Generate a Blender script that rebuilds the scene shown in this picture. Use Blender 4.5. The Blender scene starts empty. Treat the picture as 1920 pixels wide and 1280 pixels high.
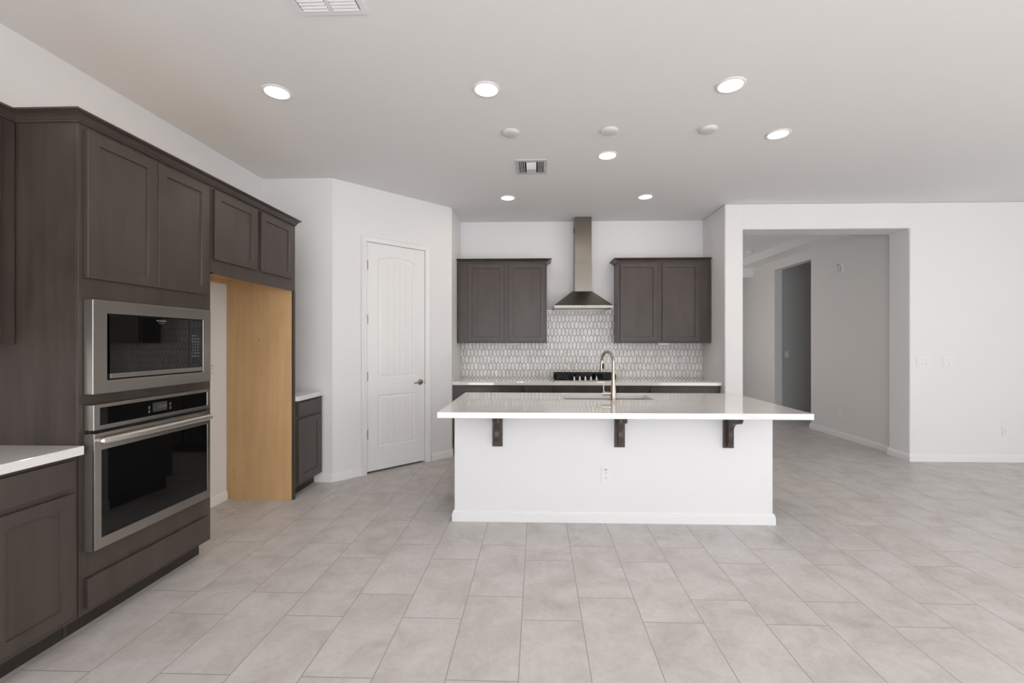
import bpy, bmesh, math, random
from mathutils import Vector, Matrix
random.seed(7)
PI = math.pi
S = bpy.context.scene
COL = S.collection

# ------------------------------------------------------------------ camera
cam_d = bpy.data.cameras.new('camera')
cam = bpy.data.objects.new('camera', cam_d); COL.objects.link(cam)
cam.location = (0, 0, 1.40)
cam.rotation_euler = (math.radians(90), 0, math.radians(1.72))
cam_d.sensor_width = 36.0
cam_d.lens = 826.0 / 1920 * 36
cam_d.shift_x = (960 - 982.0) / 1920
cam_d.shift_y = (641.5 - 640) / 1920
cam_d.clip_start = 0.05
S.camera = cam

# ------------------------------------------------------------------ world, exposure
S.view_settings.view_transform = 'Standard'
S.view_settings.look = 'None'
S.view_settings.gamma = 1.0
S.view_settings.use_curve_mapping = False
S.view_settings.exposure = 0.09
w = bpy.data.worlds.new('world'); S.world = w; w.use_nodes = True
w.node_tree.nodes['Background'].inputs[0].default_value = (0.75, 0.86, 1.0, 1)
w.node_tree.nodes['Background'].inputs[1].default_value = 1.0

# ------------------------------------------------------------------ daylight through the room's windows (area lights in the rear and right openings)
def area(name, loc, rot, sx, sy, power, color):
    l = bpy.data.lights.new(name, 'AREA'); l.shape = 'RECTANGLE'; l.size = sx; l.size_y = sy
    l.energy = power; l.color = color
    o = bpy.data.objects.new(name, l); COL.objects.link(o); o.location = loc; o.rotation_euler = rot
    return o
area('daylight_rear', (0.5, -4.42, 1.35), (math.radians(90), 0, 0), 5.6, 2.4, 110, (0.95, 0.97, 1.0))
area('daylight_right', (7.42, -1.0, 1.35), (math.radians(90), 0, math.radians(90)), 5.6, 2.4, 98, (1.0, 0.965, 0.83))
area('daylight_hall', (2.50, 8.6, 1.5), (math.radians(90), 0, math.radians(-90)), 1.4, 1.8, 11.0, (1.0, 0.95, 0.90))  # unseen hall source; stands before a solid wall, no window built
# low sun added to bounce off the floor behind the camera onto the ceiling
sun_d = bpy.data.lights.new('sun', 'SUN'); sun_d.energy = 26.0; sun_d.angle = math.radians(2.0); sun_d.color = (1.0, 0.975, 0.935)
sun = bpy.data.objects.new('sun', sun_d); COL.objects.link(sun); sun.rotation_euler = (math.radians(48), 0, math.radians(-10))

# ------------------------------------------------------------------ materials
def mat(name, color, rough=0.5, metal=0.0, spec=0.5):
    m = bpy.data.materials.new(name); m.use_nodes = True
    b = m.node_tree.nodes['Principled BSDF']
    b.inputs['Base Color'].default_value = (*color, 1)
    b.inputs['Roughness'].default_value = rough
    b.inputs['Metallic'].default_value = metal
    b.inputs['Specular IOR Level'].default_value = spec
    return m
def N(m, t, **k):
    n = m.node_tree.nodes.new(t)
    for a, v in k.items(): setattr(n, a, v)
    return n
def L(m, a, b): m.node_tree.links.new(a, b)
def bsdf(m): return m.node_tree.nodes['Principled BSDF']
def ramp(m, fac, stops):
    r = N(m, 'ShaderNodeValToRGB'); cr = r.color_ramp
    while len(cr.elements) < len(stops): cr.elements.new(0.5)
    for e, (p, c) in zip(cr.elements, stops): e.position = p; e.color = (*c, 1)
    L(m, fac, r.inputs[0]); return r.outputs[0]
def noise(m, vec, scale, detail=4, rough=0.5, dist=0.0):
    n = N(m, 'ShaderNodeTexNoise'); n.inputs['Scale'].default_value = scale
    n.inputs['Detail'].default_value = detail; n.inputs['Roughness'].default_value = rough
    n.inputs['Distortion'].default_value = dist
    L(m, vec, n.inputs['Vector']); return n.outputs[0]
def mapped(m, scale=(1, 1, 1), loc=(0, 0, 0)):
    t = N(m, 'ShaderNodeTexCoord'); mp = N(m, 'ShaderNodeMapping')
    mp.inputs['Scale'].default_value = scale; mp.inputs['Location'].default_value = loc
    L(m, t.outputs['Object'], mp.inputs['Vector']); return mp.outputs[0]
def bump(m, h, strength, dist=0.002):
    b = N(m, 'ShaderNodeBump'); b.inputs['Strength'].default_value = strength
    b.inputs['Distance'].default_value = dist
    L(m, h, b.inputs['Height']); L(m, b.outputs[0], bsdf(m).inputs['Normal'])

def paint(name, col, rough=0.55, st=0.25, sc=60):
    m = mat(name, col, rough, spec=0.3)
    bump(m, noise(m, mapped(m), sc, 3), st, 0.002); return m
WALL = paint('wall_paint', (0.83, 0.825, 0.835))
HALLW = paint('wall_paint_hall', (0.80, 0.785, 0.77))
CEIL = paint('ceiling_paint', (0.86, 0.855, 0.855), 0.8, 0.35, 38)
TRIM = mat('trim_white', (0.86, 0.855, 0.86), 0.35, spec=0.4)
PLASTIC = mat('white_plastic', (0.84, 0.835, 0.83), 0.3)
PLATE_D = mat('slot_dark', (0.05, 0.05, 0.05), 0.5)
BLUE = mat('blue_ink', (0.05, 0.16, 0.42), 0.6)

def wood(name, dark, light, rough=0.42, grain=(28, 28, 1.6), spec=0.4):
    m = mat(name, light, rough, spec=spec)
    v = mapped(m, grain)
    n1 = noise(m, v, 1.0, 6, 0.6, 0.4)
    n2 = noise(m, mapped(m, (2.4, 2.4, 0.9)), 1.6, 3, 0.5, 0.6)
    mx = N(m, 'ShaderNodeMath', operation='MULTIPLY_ADD')
    L(m, n1, mx.inputs[0]); mx.inputs[1].default_value = 0.45
    mm = N(m, 'ShaderNodeMath', operation='MULTIPLY'); L(m, n2, mm.inputs[0]); mm.inputs[1].default_value = 0.55
    L(m, mm.outputs[0], mx.inputs[2])
    L(m, ramp(m, mx.outputs[0], [(0.32, dark), (0.68, light)]), bsdf(m).inputs['Base Color'])
    return m
DARK = wood('dark_stained_maple', (0.053, 0.040, 0.034), (0.083, 0.064, 0.054), 0.30, (14, 14, 1.2), spec=0.42)
DARKP = wood('dark_stained_panel', (0.038, 0.028, 0.023), (0.092, 0.069, 0.056), 0.45, (16, 16, 1.1))
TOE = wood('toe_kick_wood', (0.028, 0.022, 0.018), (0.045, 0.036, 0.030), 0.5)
MAPLE = wood('natural_maple', (0.56, 0.35, 0.165), (0.70, 0.47, 0.25), 0.45, (22, 22, 1.2))

def quartz():
    m = mat('white_quartz', (0.84, 0.82, 0.80), 0.012, spec=0.5)
    v = mapped(m)
    L(m, ramp(m, noise(m, v, 420, 2), [(0.28, (0.74, 0.71, 0.69)), (0.40, (0.83, 0.81, 0.80))]), bsdf(m).inputs['Base Color'])
    bsdf(m).inputs['Coat Weight'].default_value = 0.5; bsdf(m).inputs['Coat Roughness'].default_value = 0.0
    return m
QUARTZ = quartz()

def steel(name, col, rough, stretch):
    m = mat(name, col, rough, 1.0)
    bump(m, noise(m, mapped(m, stretch), 1.0, 3), 0.06, 0.001)
    b = bsdf(m); b.inputs['Anisotropic'].default_value = 0.4
    return m
STEEL = steel('brushed_steel', (0.40, 0.375, 0.34), 0.30, (4, 4, 900))
STEELV = steel('polished_steel', (0.23, 0.213, 0.185), 0.30, (500, 500, 3))
SINKM = steel('sink_steel', (0.60, 0.59, 0.58), 0.32, (6, 600, 600))
NICKEL = mat('brushed_nickel', (0.43, 0.385, 0.34), 0.22, 1.0)
PEWTER = mat('door_lever_pewter', (0.36, 0.31, 0.26), 0.3, 1.0)
GLASS = mat('black_glass', (0.004, 0.004, 0.004), 0.02, spec=0.5)
GLASS2 = mat('black_glass_border', (0.02, 0.022, 0.02), 0.08, spec=0.5)
IRON = mat('cast_iron_black', (0.014, 0.014, 0.015), 0.62, spec=0.3)
GREYTXT = mat('grey_print', (0.30, 0.30, 0.30), 0.5)
REDTXT = mat('red_print', (0.35, 0.05, 0.04), 0.5)
LCD = mat('lcd_grey', (0.05, 0.055, 0.052), 0.25)
CORR = paint('corridor_wall_shaded', (0.52, 0.53, 0.53))  # corridor shade put into the wall colour as a darker grey
GAP = mat('dark_void', (0.01, 0.01, 0.01), 0.8)
VENTM = mat('vent_white_metal', (0.86, 0.86, 0.87), 0.4)
VENTG = mat('vent_grey_metal', (0.62, 0.62, 0.62), 0.45)

def lensmat():
    m = bpy.data.materials.new('lit_lens'); m.use_nodes = True
    b = bsdf(m); b.inputs['Base Color'].default_value = (0.9, 0.85, 0.75, 1)
    b.inputs['Emission Color'].default_value = (1.0, 0.80, 0.58, 1); b.inputs['Emission Strength'].default_value = 7.0
    return m
LENS = lensmat()

def marble():
    m = mat('marble_picket_tile', (0.7, 0.69, 0.68), 0.16, spec=0.5)
    at = N(m, 'ShaderNodeAttribute'); at.attribute_name = 'tile_rand'
    t = N(m, 'ShaderNodeTexCoord')
    sc = N(m, 'ShaderNodeVectorMath', operation='SCALE'); L(m, at.outputs['Color'], sc.inputs[0]); sc.inputs['Scale'].default_value = 9.0
    ad = N(m, 'ShaderNodeVectorMath', operation='ADD'); L(m, t.outputs['Object'], ad.inputs[0]); L(m, sc.outputs[0], ad.inputs[1])
    n = noise(m, ad.outputs[0], 9.0, 5, 0.6, 1.6)
    c = ramp(m, n, [(0.28, (0.64, 0.615, 0.585)), (0.42, (0.87, 0.845, 0.825)), (0.485, (0.70, 0.675, 0.645)), (0.53, (0.89, 0.865, 0.845))])
    mx = N(m, 'ShaderNodeMix', data_type='RGBA', blend_type='MULTIPLY'); mx.inputs['Factor'].default_value = 1.0
    sp = N(m, 'ShaderNodeSeparateColor'); L(m, at.outputs['Color'], sp.inputs[0])
    tint = ramp(m, sp.outputs[2], [(0.0, (0.91, 0.90, 0.89)), (1.0, (1.0, 1.0, 1.0))])
    L(m, c, mx.inputs[6]); L(m, tint, mx.inputs[7]); L(m, mx.outputs[2], bsdf(m).inputs['Base Color'])
    return m
MARBLE = marble()
GROUT = mat('dark_grout', (0.085, 0.075, 0.062), 0.8)

def floor_tile():
    m = mat('floor_tile', (0.5, 0.47, 0.44), 0.42, spec=0.4)
    t = N(m, 'ShaderNodeTexCoord'); sp = N(m, 'ShaderNodeSeparateXYZ'); L(m, t.outputs['Object'], sp.inputs[0])
    W_, R_ = 0.607, 0.3037
    a = N(m, 'ShaderNodeMath', operation='ADD'); L(m, sp.outputs[1], a.inputs[0]); a.inputs[1].default_value = -2.424 + 40 * W_
    b = N(m, 'ShaderNodeMath', operation='ADD'); L(m, sp.outputs[0], b.inputs[0]); b.inputs[1].default_value = 0.077 + 40 * R_
    cb = N(m, 'ShaderNodeCombineXYZ'); L(m, a.outputs[0], cb.inputs[0]); L(m, b.outputs[0], cb.inputs[1])
    br = N(m, 'ShaderNodeTexBrick', offset=1 / 3, offset_frequency=2)
    br.inputs['Scale'].default_value = 1.0; br.inputs['Brick Width'].default_value = W_; br.inputs['Row Height'].default_value = R_
    br.inputs['Mortar Size'].default_value = 0.0022; br.inputs['Mortar Smooth'].default_value = 0.1; br.inputs['Bias'].default_value = 0.0
    br.inputs['Color1'].default_value = (0, 0, 0, 1); br.inputs['Color2'].default_value = (1, 1, 1, 1); br.inputs['Mortar'].default_value = (0, 0, 0, 1)
    L(m, cb.outputs[0], br.inputs['Vector'])
    off = N(m, 'ShaderNodeVectorMath', operation='SCALE'); L(m, br.outputs['Color'], off.inputs[0]); off.inputs['Scale'].default_value = 13.0
    ad = N(m, 'ShaderNodeVectorMath', operation='ADD'); L(m, t.outputs['Object'], ad.inputs[0]); L(m, off.outputs[0], ad.inputs[1])
    n1 = noise(m, ad.outputs[0], 4.2, 10, 0.66, 0.5)
    n2 = noise(m, ad.outputs[0], 40, 4, 0.6)
    base = ramp(m, n1, [(0.28, (0.50, 0.46, 0.435)), (0.42, (0.59, 0.555, 0.535)), (0.54, (0.645, 0.615, 0.60)), (0.70, (0.70, 0.675, 0.66))])
    fine = ramp(m, n2, [(0.3, (0.91, 0.91, 0.91)), (0.7, (1, 1, 1))])
    mx = N(m, 'ShaderNodeMix', data_type='RGBA', blend_type='MULTIPLY'); mx.inputs['Factor'].default_value = 1.0
    L(m, base, mx.inputs[6]); L(m, fine, mx.inputs[7])
    mo = N(m, 'ShaderNodeMix', data_type='RGBA'); L(m, br.outputs['Fac'], mo.inputs['Factor'])
    L(m, mx.outputs[2], mo.inputs[6]); mo.inputs[7].default_value = (0.33, 0.305, 0.28, 1)
    L(m, mo.outputs[2], bsdf(m).inputs['Base Color'])
    inv = N(m, 'ShaderNodeMath', operation='MULTIPLY_ADD'); L(m, br.outputs['Fac'], inv.inputs[0]); inv.inputs[1].default_value = -1.0
    mh = N(m, 'ShaderNodeMath', operation='MULTIPLY'); L(m, n1, mh.inputs[0]); mh.inputs[1].default_value = 0.5
    L(m, mh.outputs[0], inv.inputs[2]); bump(m, inv.outputs[0], 0.35, 0.0015)
    return m
FLOOR = floor_tile()

# ------------------------------------------------------------------ mesh helpers
def box(bm, x0, x1, y0, y1, z0, z1):
    v = [bm.verts.new((x, y, z)) for z in (z0, z1) for y in (y0, y1) for x in (x0, x1)]
    for f in ((0, 2, 3, 1), (4, 5, 7, 6), (0, 1, 5, 4), (2, 6, 7, 3), (0, 4, 6, 2), (1, 3, 7, 5)):
        bm.faces.new([v[i] for i in f])
def prism(bm, pts, a0, a1, axis='z'):
    """extrude a 2D polygon along an axis: z:(x,y)  x:(y,z)  y:(x,z)"""
    def P3(p, a):
        return (p[0], p[1], a) if axis == 'z' else ((a, p[0], p[1]) if axis == 'x' else (p[0], a, p[1]))
    A = [bm.verts.new(P3(p, a0)) for p in pts]; B = [bm.verts.new(P3(p, a1)) for p in pts]
    bm.faces.new(A[::-1]); bm.faces.new(B); n = len(pts)
    for i in range(n): bm.faces.new((A[i], A[(i + 1) % n], B[(i + 1) % n], B[i]))
def lathe(bm, prof, seg=32, M=None, cap=True):
    rings = []
    for r, z in prof:
        rings.append([bm.verts.new((r * math.cos(2 * PI * i / seg), r * math.sin(2 * PI * i / seg), z)) for i in range(seg)])
    for a, b in zip(rings, rings[1:]):
        for i in range(seg): bm.faces.new((a[i], a[(i + 1) % seg], b[(i + 1) % seg], b[i]))
    if cap: bm.faces.new(rings[0][::-1]); bm.faces.new(rings[-1])
    if M is not None: bmesh.ops.transform(bm, matrix=M, verts=[v for r in rings for v in r])
def tube(bm, pts, radii, seg=16, scale_up=1.0):
    pts = [Vector(p) for p in pts]; n = len(pts)
    if not hasattr(radii, '__len__'): radii = [radii] * n
    rings = []; up = None
    for i, p in enumerate(pts):
        t = (pts[min(i + 1, n - 1)] - pts[max(i - 1, 0)]).normalized()
        if up is None:
            up = Vector((0, 0, 1)) if abs(t.z) < 0.9 else Vector((1, 0, 0))
        a = t.cross(up).normalized(); b = a.cross(t).normalized(); up = b
        rings.append([bm.verts.new(p + radii[i] * (math.cos(2 * PI * k / seg) * a + scale_up * math.sin(2 * PI * k / seg) * b)) for k in range(seg)])
    for r, q in zip(rings, rings[1:]):
        for i in range(seg): bm.faces.new((r[i], r[(i + 1) % seg], q[(i + 1) % seg], q[i]))
    bm.faces.new(rings[0][::-1]); bm.faces.new(rings[-1])
def sweep(bm, path, prof, close_ends=True):
    """sweep a (out, z) profile along a 2D path with mitred corners; out is to the right of travel"""
    n = len(path); P2 = [Vector(p) for p in path]; rings = []
    for i in range(n):
        if i == 0: d = (P2[1] - P2[0]).normalized(); nrm = Vector((d.y, -d.x)); k = 1
        elif i == n - 1: d = (P2[-1] - P2[-2]).normalized(); nrm = Vector((d.y, -d.x)); k = 1
        else:
            d0 = (P2[i] - P2[i - 1]).normalized(); d1 = (P2[i + 1] - P2[i]).normalized()
            n0 = Vector((d0.y, -d0.x)); n1 = Vector((d1.y, -d1.x)); nrm = (n0 + n1).normalized(); k = 1 / max(0.2, nrm.dot(n0))
        rings.append([bm.verts.new((P2[i].x + nrm.x * k * o, P2[i].y + nrm.y * k * o, z)) for o, z in prof])
    m = len(prof)
    for a, b in zip(rings, rings[1:]):
        for j in range(m): bm.faces.new((a[j], b[j], b[(j + 1) % m], a[(j + 1) % m]))
    if close_ends: bm.faces.new(rings[0][::-1]); bm.faces.new(rings[-1])

def obj(name, bm, m, parent=None, bevel=0.0, smooth=False, label=None, seg=2):
    bmesh.ops.recalc_face_normals(bm, faces=bm.faces[:])
    me = bpy.data.meshes.new(name); bm.to_mesh(me); bm.free()
    for x in (m if isinstance(m, (list, tuple)) else [m]): me.materials.append(x)
    o = bpy.data.objects.new(name, me); COL.objects.link(o)
    if parent: o.parent = parent
    if bevel:
        b = o.modifiers.new('bevel', 'BEVEL'); b.width = bevel; b.segments = seg; b.limit_method = 'ANGLE'; b.angle_limit = math.radians(35)
    if smooth:
        for p in me.polygons: p.use_smooth = True
        me.set_sharp_from_angle(angle=math.radians(38))
    if label: o['label'] = label
    return o
def B(*boxes):
    bm = bmesh.new()
    for b in boxes: box(bm, *b)
    return bm
def tag(o, label, cat, group=None, kind=None):
    o['label'] = label; o['category'] = cat
    if group: o['group'] = group
    if kind: o['kind'] = kind
    return o
def thing(name, label, cat, loc=(0, 0, 0), rz=0.0, group=None):
    o = bpy.data.objects.new(name, None); COL.objects.link(o); o.empty_display_size = 0.1
    o.location = loc; o.rotation_euler = (0, 0, rz); return tag(o, label, cat, group)
def struct(name, bm, m, bevel=0.0, parent=None, smooth=False, loc=None, rz=0.0, seg=3):
    o = obj(name, bm, m, parent, bevel, smooth, seg=seg)
    if loc: o.location = loc; o.rotation_euler = (0, 0, rz)
    if not parent: o['kind'] = 'structure'
    return o
def dup(root, loc, rz=None, label=None):
    r = root.copy(); COL.objects.link(r); r.location = loc
    if rz is not None: r.rotation_euler = (0, 0, rz)
    if label: r['label'] = label
    for ch in list(root.children):
        c = ch.copy(); COL.objects.link(c); c.parent = r
        for g in ch.children:
            d = g.copy(); COL.objects.link(d); d.parent = c
    return r
def text(name, s, size, m, parent, M, align='CENTER', extrude=0.0003):
    cu = bpy.data.curves.new(name, 'FONT'); cu.body = s; cu.size = size; cu.align_x = align; cu.align_y = 'CENTER'; cu.extrude = extrude
    cu.resolution_u = 3
    t = bpy.data.objects.new(name + '_tmp', cu); COL.objects.link(t)
    dg = bpy.context.evaluated_depsgraph_get()
    me = bpy.data.meshes.new_from_object(t.evaluated_get(dg)); me.name = name
    bpy.data.objects.remove(t); me.transform(M); me.materials.clear(); me.materials.append(m)
    o = bpy.data.objects.new(name, me); COL.objects.link(o); o.parent = parent
    return o
# text standing on a face whose outward normal is local -Y
def TF(x, y, z): return Matrix.Translation((x, y, z)) @ Matrix.Rotation(PI / 2, 4, 'X')

CZ = 3.048
XL = -2.77
# ------------------------------------------------------------------ the setting
struct('floor', B((-2.95, 7.6, -4.6, 12.2, -0.1, 0.0)), FLOOR)
struct('ceiling', B((-2.95, 7.6, -4.6, 5.50, CZ, CZ + 0.1), (-2.95, 2.40, 5.50, 6.2, CZ, CZ + 0.1)), CEIL)
struct('wall_left', B((XL - 0.15, XL, -4.5, 6.15, 0, CZ)), WALL)
struct('wall_pantry_rear', B((XL, -1.166, 6.03, 6.15, 0, CZ)), WALL)
bm = bmesh.new(); prism(bm, [(XL, 4.365), (-2.0555, 4.365), (-2.139, 4.4485), (-2.139, 4.50), (XL, 4.50)], 0, CZ)
struct('wall_rear_left', bm, WALL)
# angled pantry wall with a door opening (local x runs along the wall, y goes into the wall)
DS0, DS1, DH = 0.350, 1.066, 2.478
pw = (-2.055, 4.365, 0); pr = PI / 4
struct('wall_pantry', B((0.0, DS0, 0, 0.12, 0, CZ), (DS1, 1.428, 0, 0.12, 0, CZ), (DS0, DS1, 0, 0.12, DH, CZ)), WALL, loc=pw, rz=pr)
struct('wall_niche_left', B((-1.165, -1.045, 5.372, 6.03, 0, CZ)), WALL, bevel=0.012)
struct('wall_niche_back', B((-1.165, 2.24, 6.03, 6.15, 0, CZ)), WALL)
struct('wall_niche_right', B((2.24, 2.455, 5.32, 12.0, 0, CZ)), WALL, bevel=0.016)
bm = bmesh.new()
prism(bm, [(2.44, 2.743), (4.39, 2.743), (4.39, 0), (7.5, 0), (7.5, CZ), (2.44, CZ)], 5.322, 5.636, 'y')
struct('wall_kitchen_right', bm, WALL, bevel=0.014)
struct('wall_right', B((7.5, 7.6, -4.5, -3.9, 0, CZ), (7.5, 7.6, 1.9, 5.65, 0, CZ), (7.5, 7.6, -3.9, 1.9, 2.6, CZ), (7.5, 7.6, -3.9, 1.9, 0, 0.1)), WALL)
struct('wall_rear', B((-2.95, -2.4, -4.6, -4.5, 0, CZ), (3.4, 3.9, -4.6, -4.5, 0, CZ), (7.0, 7.6, -4.6, -4.5, 0, CZ), (3.9, 7.0, -4.6, -4.5, 2.6, CZ), (3.9, 7.0, -4.6, -4.5, 0, 0.1), (-2.4, 3.4, -4.6, -4.5, 2.6, CZ), (-2.4, 3.4, -4.6, -4.5, 0, 0.1)), WALL)  # unseen wall; right-hand opening added so sun bounce brightens the ceiling
# hall beyond the opening
bm = bmesh.new()
prism(bm, [(5.60, 0), (7.335, 0), (7.335, 2.76), (8.445, 2.76), (8.445, 0), (12.0, 0), (12.0, CZ), (5.60, CZ)], 4.47, 4.625, 'x')
struct('wall_hall_right', bm, HALLW, bevel=0.01)
struct('wall_hall_end', B((2.455, 4.62, 12.0, 12.1, 0, CZ)), HALLW)
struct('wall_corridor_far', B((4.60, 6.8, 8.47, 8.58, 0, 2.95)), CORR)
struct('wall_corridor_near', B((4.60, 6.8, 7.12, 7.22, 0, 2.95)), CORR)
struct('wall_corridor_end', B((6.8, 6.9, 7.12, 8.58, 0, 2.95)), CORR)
struct('ceiling_corridor', B((4.61, 6.9, 7.12, 8.58, 2.95, 3.0)), CEIL)
struct('ceiling_hall', B((4.15, 4.475, 5.60, 9.25, 2.93, 3.2), (2.45, 2.80, 5.60, 9.25, 2.93, 3.2), (2.80, 4.15, 5.60, 5.95, 2.93, 3.2),
                         (2.80, 4.15, 8.93, 9.25, 2.93, 3.2), (2.80, 4.15, 5.95, 8.93, 3.07, 3.2)), CEIL)
struct('ceiling_hall_far', B((2.45, 4.475, 9.25, 12.0, 2.745, 3.0)), CEIL)

BB = [(0, 0), (0.015, 0), (0.015, 0.058), (0.011, 0.064), (0.011, 0.072), (0.005, 0.083), (0, 0.085)]
def baseboard(name, *paths):
    bm = bmesh.new()
    for p in paths: sweep(bm, p, BB)
    return struct(name, bm, TRIM)
r2 = math.sqrt(0.5)
def ps(s, off=0.0): return (-2.055 + s * r2 + off * r2, 4.365 + s * r2 - off * r2)
baseboard('baseboard_left', [(XL, 2.862), (XL, 3.846)])
baseboard('baseboard_rear_left', [(-2.245, 4.365), (-2.055, 4.365), ps(0.295)])
baseboard('baseboard_pantry', [ps(1.143), (-1.045, 5.375), (-1.045, 5.425)])
baseboard('baseboard_front', [(2.24, 5.43), (2.24, 5.32), (2.455, 5.32), (2.455, 11.9)])
baseboard('baseboard_kitchen_right', [(4.47, 7.335 - 1.69), (4.39, 5.636), (4.39, 5.322), (7.45, 5.322)])
baseboard('baseboard_hall_right', [(4.63, 7.335), (4.47, 7.335), (4.47, 5.66)])
baseboard('baseboard_hall_far', [(4.47, 11.9), (4.47, 8.445), (4.60, 8.445)])
baseboard('baseboard_corridor', [(4.66, 8.47), (6.7, 8.47)])

# ---- pantry door casing and door
bm = bmesh.new()
CP = [(0, 0), (0.064, 0), (0.064, -0.020), (0.052, -0.021), (0.046, -0.015), (0.030, -0.013), (0.016, -0.010), (0.006, -0.009), (0.0, -0.006)]
def casing_leg(x_in, sgn, z1):
    A = []; C2 = []
    for (o, y) in CP:
        A.append(bm.verts.new((x_in + sgn * o, y, 0))); C2.append(bm.verts.new((x_in + sgn * o, y, z1 + o)))
    n = len(CP); bm.faces.new(A)
    for i in range(n): bm.faces.new((A[i], A[(i + 1) % n], C2[(i + 1) % n], C2[i]))
    return C2
xa, xb = DS0 + 0.008, DS1 - 0.008
la = casing_leg(xa, -1, DH - 0.008); lb = casing_leg(xb, 1, DH - 0.008)
for i in range(len(CP)): bm.faces.new((la[i], la[(i + 1) % len(CP)], lb[(i + 1) % len(CP)], lb[i]))
# jamb lining and stop
box(bm, DS0, DS0 + 0.006, 0, 0.12, 0, DH); box(bm, DS1 - 0.006, DS1, 0, 0.12, 0, DH); box(bm, DS0, DS1, 0, 0.12, DH - 0.006, DH)
box(bm, DS0, DS0 + 0.018, 0.045, 0.08, 0, DH); box(bm, DS1 - 0.018, DS1, 0.045, 0.08, 0, DH); box(bm, DS0, DS1, 0.045, 0.08, DH - 0.018, DH)
struct('trim_1', bm, TRIM, loc=pw, rz=pr)

def panel_door():
    bm = bmesh.new()
    X0, X1, Z0, Z1 = DS0 + 0.009, DS1 - 0.009, 0.022, DH - 0.010
    pa, pb = X0 + 0.128, X1 - 0.128
    NA = 16
    xs = [pa + (pb - pa) * i / NA for i in range(NA + 1)]
    def arch(x, base, rise): u = (x - pa) / (pb - pa) * 2 - 1; return base + rise * (1 - u * u)
    def loop(inset, dep, z0, ztop, rise):
        k = (pb - pa - 2 * inset) / (pb - pa)
        xx = [pa + inset + (x - pa) * k for x in xs]
        L_ = [(xx[0], dep, z0 + inset), (xx[-1], dep, z0 + inset)]
        L_ += [(xx[i], dep, arch(xs[i], ztop - inset, rise)) for i in range(NA, -1, -1)]
        return [bm.verts.new(p) for p in L_]
    for (z0, zt, rise) in ((1.017, 2.300, 0.042), (0.269, 0.828, 0.0)):
        ls = [loop(i, d, z0, zt, rise) for i, d in ((0, 0), (0.006, 0.006), (0.012, 0.009), (0.034, 0.0035), (0.042, 0.0035))]
        for a, b in zip(ls, ls[1:]):
            n = len(a)
            for i in range(n): bm.faces.new((a[i], a[(i + 1) % n], b[(i + 1) % n], b[i]))
        # planked field with narrow grooves
        fa, fb = pa + 0.042, pb - 0.042; npl = 5; g = 0.0035
        zt2 = zt - 0.042; zb2 = z0 + 0.042
        def az(x): u = (x - fa) / (fb - fa) * 2 - 1; return zt2 + rise * (1 - u * u)
        for k in range(npl):
            u0 = fa + (fb - fa) * k / npl + (g / 2 if k else 0); u1 = fa + (fb - fa) * (k + 1) / npl - (g / 2 if k < npl - 1 else 0)
            top = [u0 + (u1 - u0) * j / 4 for j in range(5)]
            bm.faces.new([bm.verts.new((u0, 0.0035, zb2)), bm.verts.new((u1, 0.0035, zb2))] + [bm.verts.new((x, 0.0035, az(x))) for x in reversed(top)])
            if k < npl - 1:
                m = u1 + g / 2
                for (p, q) in ((u1, m), (m, u1 + g)):
                    dp, dq = (0.0035, 0.0065) if p == u1 else (0.0065, 0.0035)
                    bm.faces.new([bm.verts.new((p, dp, zb2)), bm.verts.new((q, dq, zb2)), bm.verts.new((q, dq, az(q))), bm.verts.new((p, dp, az(p)))])
    def q(*p): bm.faces.new([bm.verts.new((x, 0, z)) for x, z in p])
    q((X0, Z0), (pa, Z0), (pa, Z1), (X0, Z1)); q((pb, Z0), (X1, Z0), (X1, Z1), (pb, Z1))
    q((pa, Z0), (pb, Z0), (pb, 0.269), (pa, 0.269)); q((pa, 0.828), (pb, 0.828), (pb, 1.017), (pa, 1.017))
    for i in range(NA):
        q((xs[i], arch(xs[i], 2.300, 0.042)), (xs[i + 1], arch(xs[i + 1], 2.300, 0.042)), (xs[i + 1], Z1), (xs[i], Z1))
    # edges and back
    for p in (((X0, 0, Z0), (X0, 0.035, Z0), (X0, 0.035, Z1), (X0, 0, Z1)), ((X1, 0, Z0), (X1, 0.035, Z0), (X1, 0.035, Z1), (X1, 0, Z1)),
              ((X0, 0, Z1), (X1, 0, Z1), (X1, 0.035, Z1), (X0, 0.035, Z1)), ((X0, 0, Z0), (X1, 0, Z0), (X1, 0.035, Z0), (X0, 0.035, Z0)),
              ((X0, 0.035, Z0), (X1, 0.035, Z0), (X1, 0.035, Z1), (X0, 0.035, Z1))):
        bm.faces.new([bm.verts.new(c) for c in p])
    bmesh.ops.remove_doubles(bm, verts=bm.verts[:], dist=0.0004)
    bmesh.ops.translate(bm, verts=bm.verts[:], vec=(0, 0.010, 0))
    return bm
dr = struct('door_1', panel_door(), TRIM, loc=pw, rz=pr)
for hz in (2.22, 1.645, 1.035, 0.42):
    bm = bmesh.new(); box(bm, DS0 + 0.001, DS0 + 0.016, 0.004, 0.012, hz - 0.045, hz + 0.045)
    tube(bm, [(DS0 + 0.0125, -0.001, hz - 0.047), (DS0 + 0.0125, -0.001, hz + 0.047)], 0.0072, 12)
    obj('hinge', bm, PEWTER, dr, label='pewter hinge')
bm = bmesh.new()
RX = Matrix.Translation((1.000, 0.010, 0.940)) @ Matrix.Rotation(PI / 2, 4, 'X')
lathe(bm, [(0.033, 0), (0.033, 0.004), (0.028, 0.010), (0.014, 0.014), (0.012, 0.045)], 28, RX)
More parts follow.
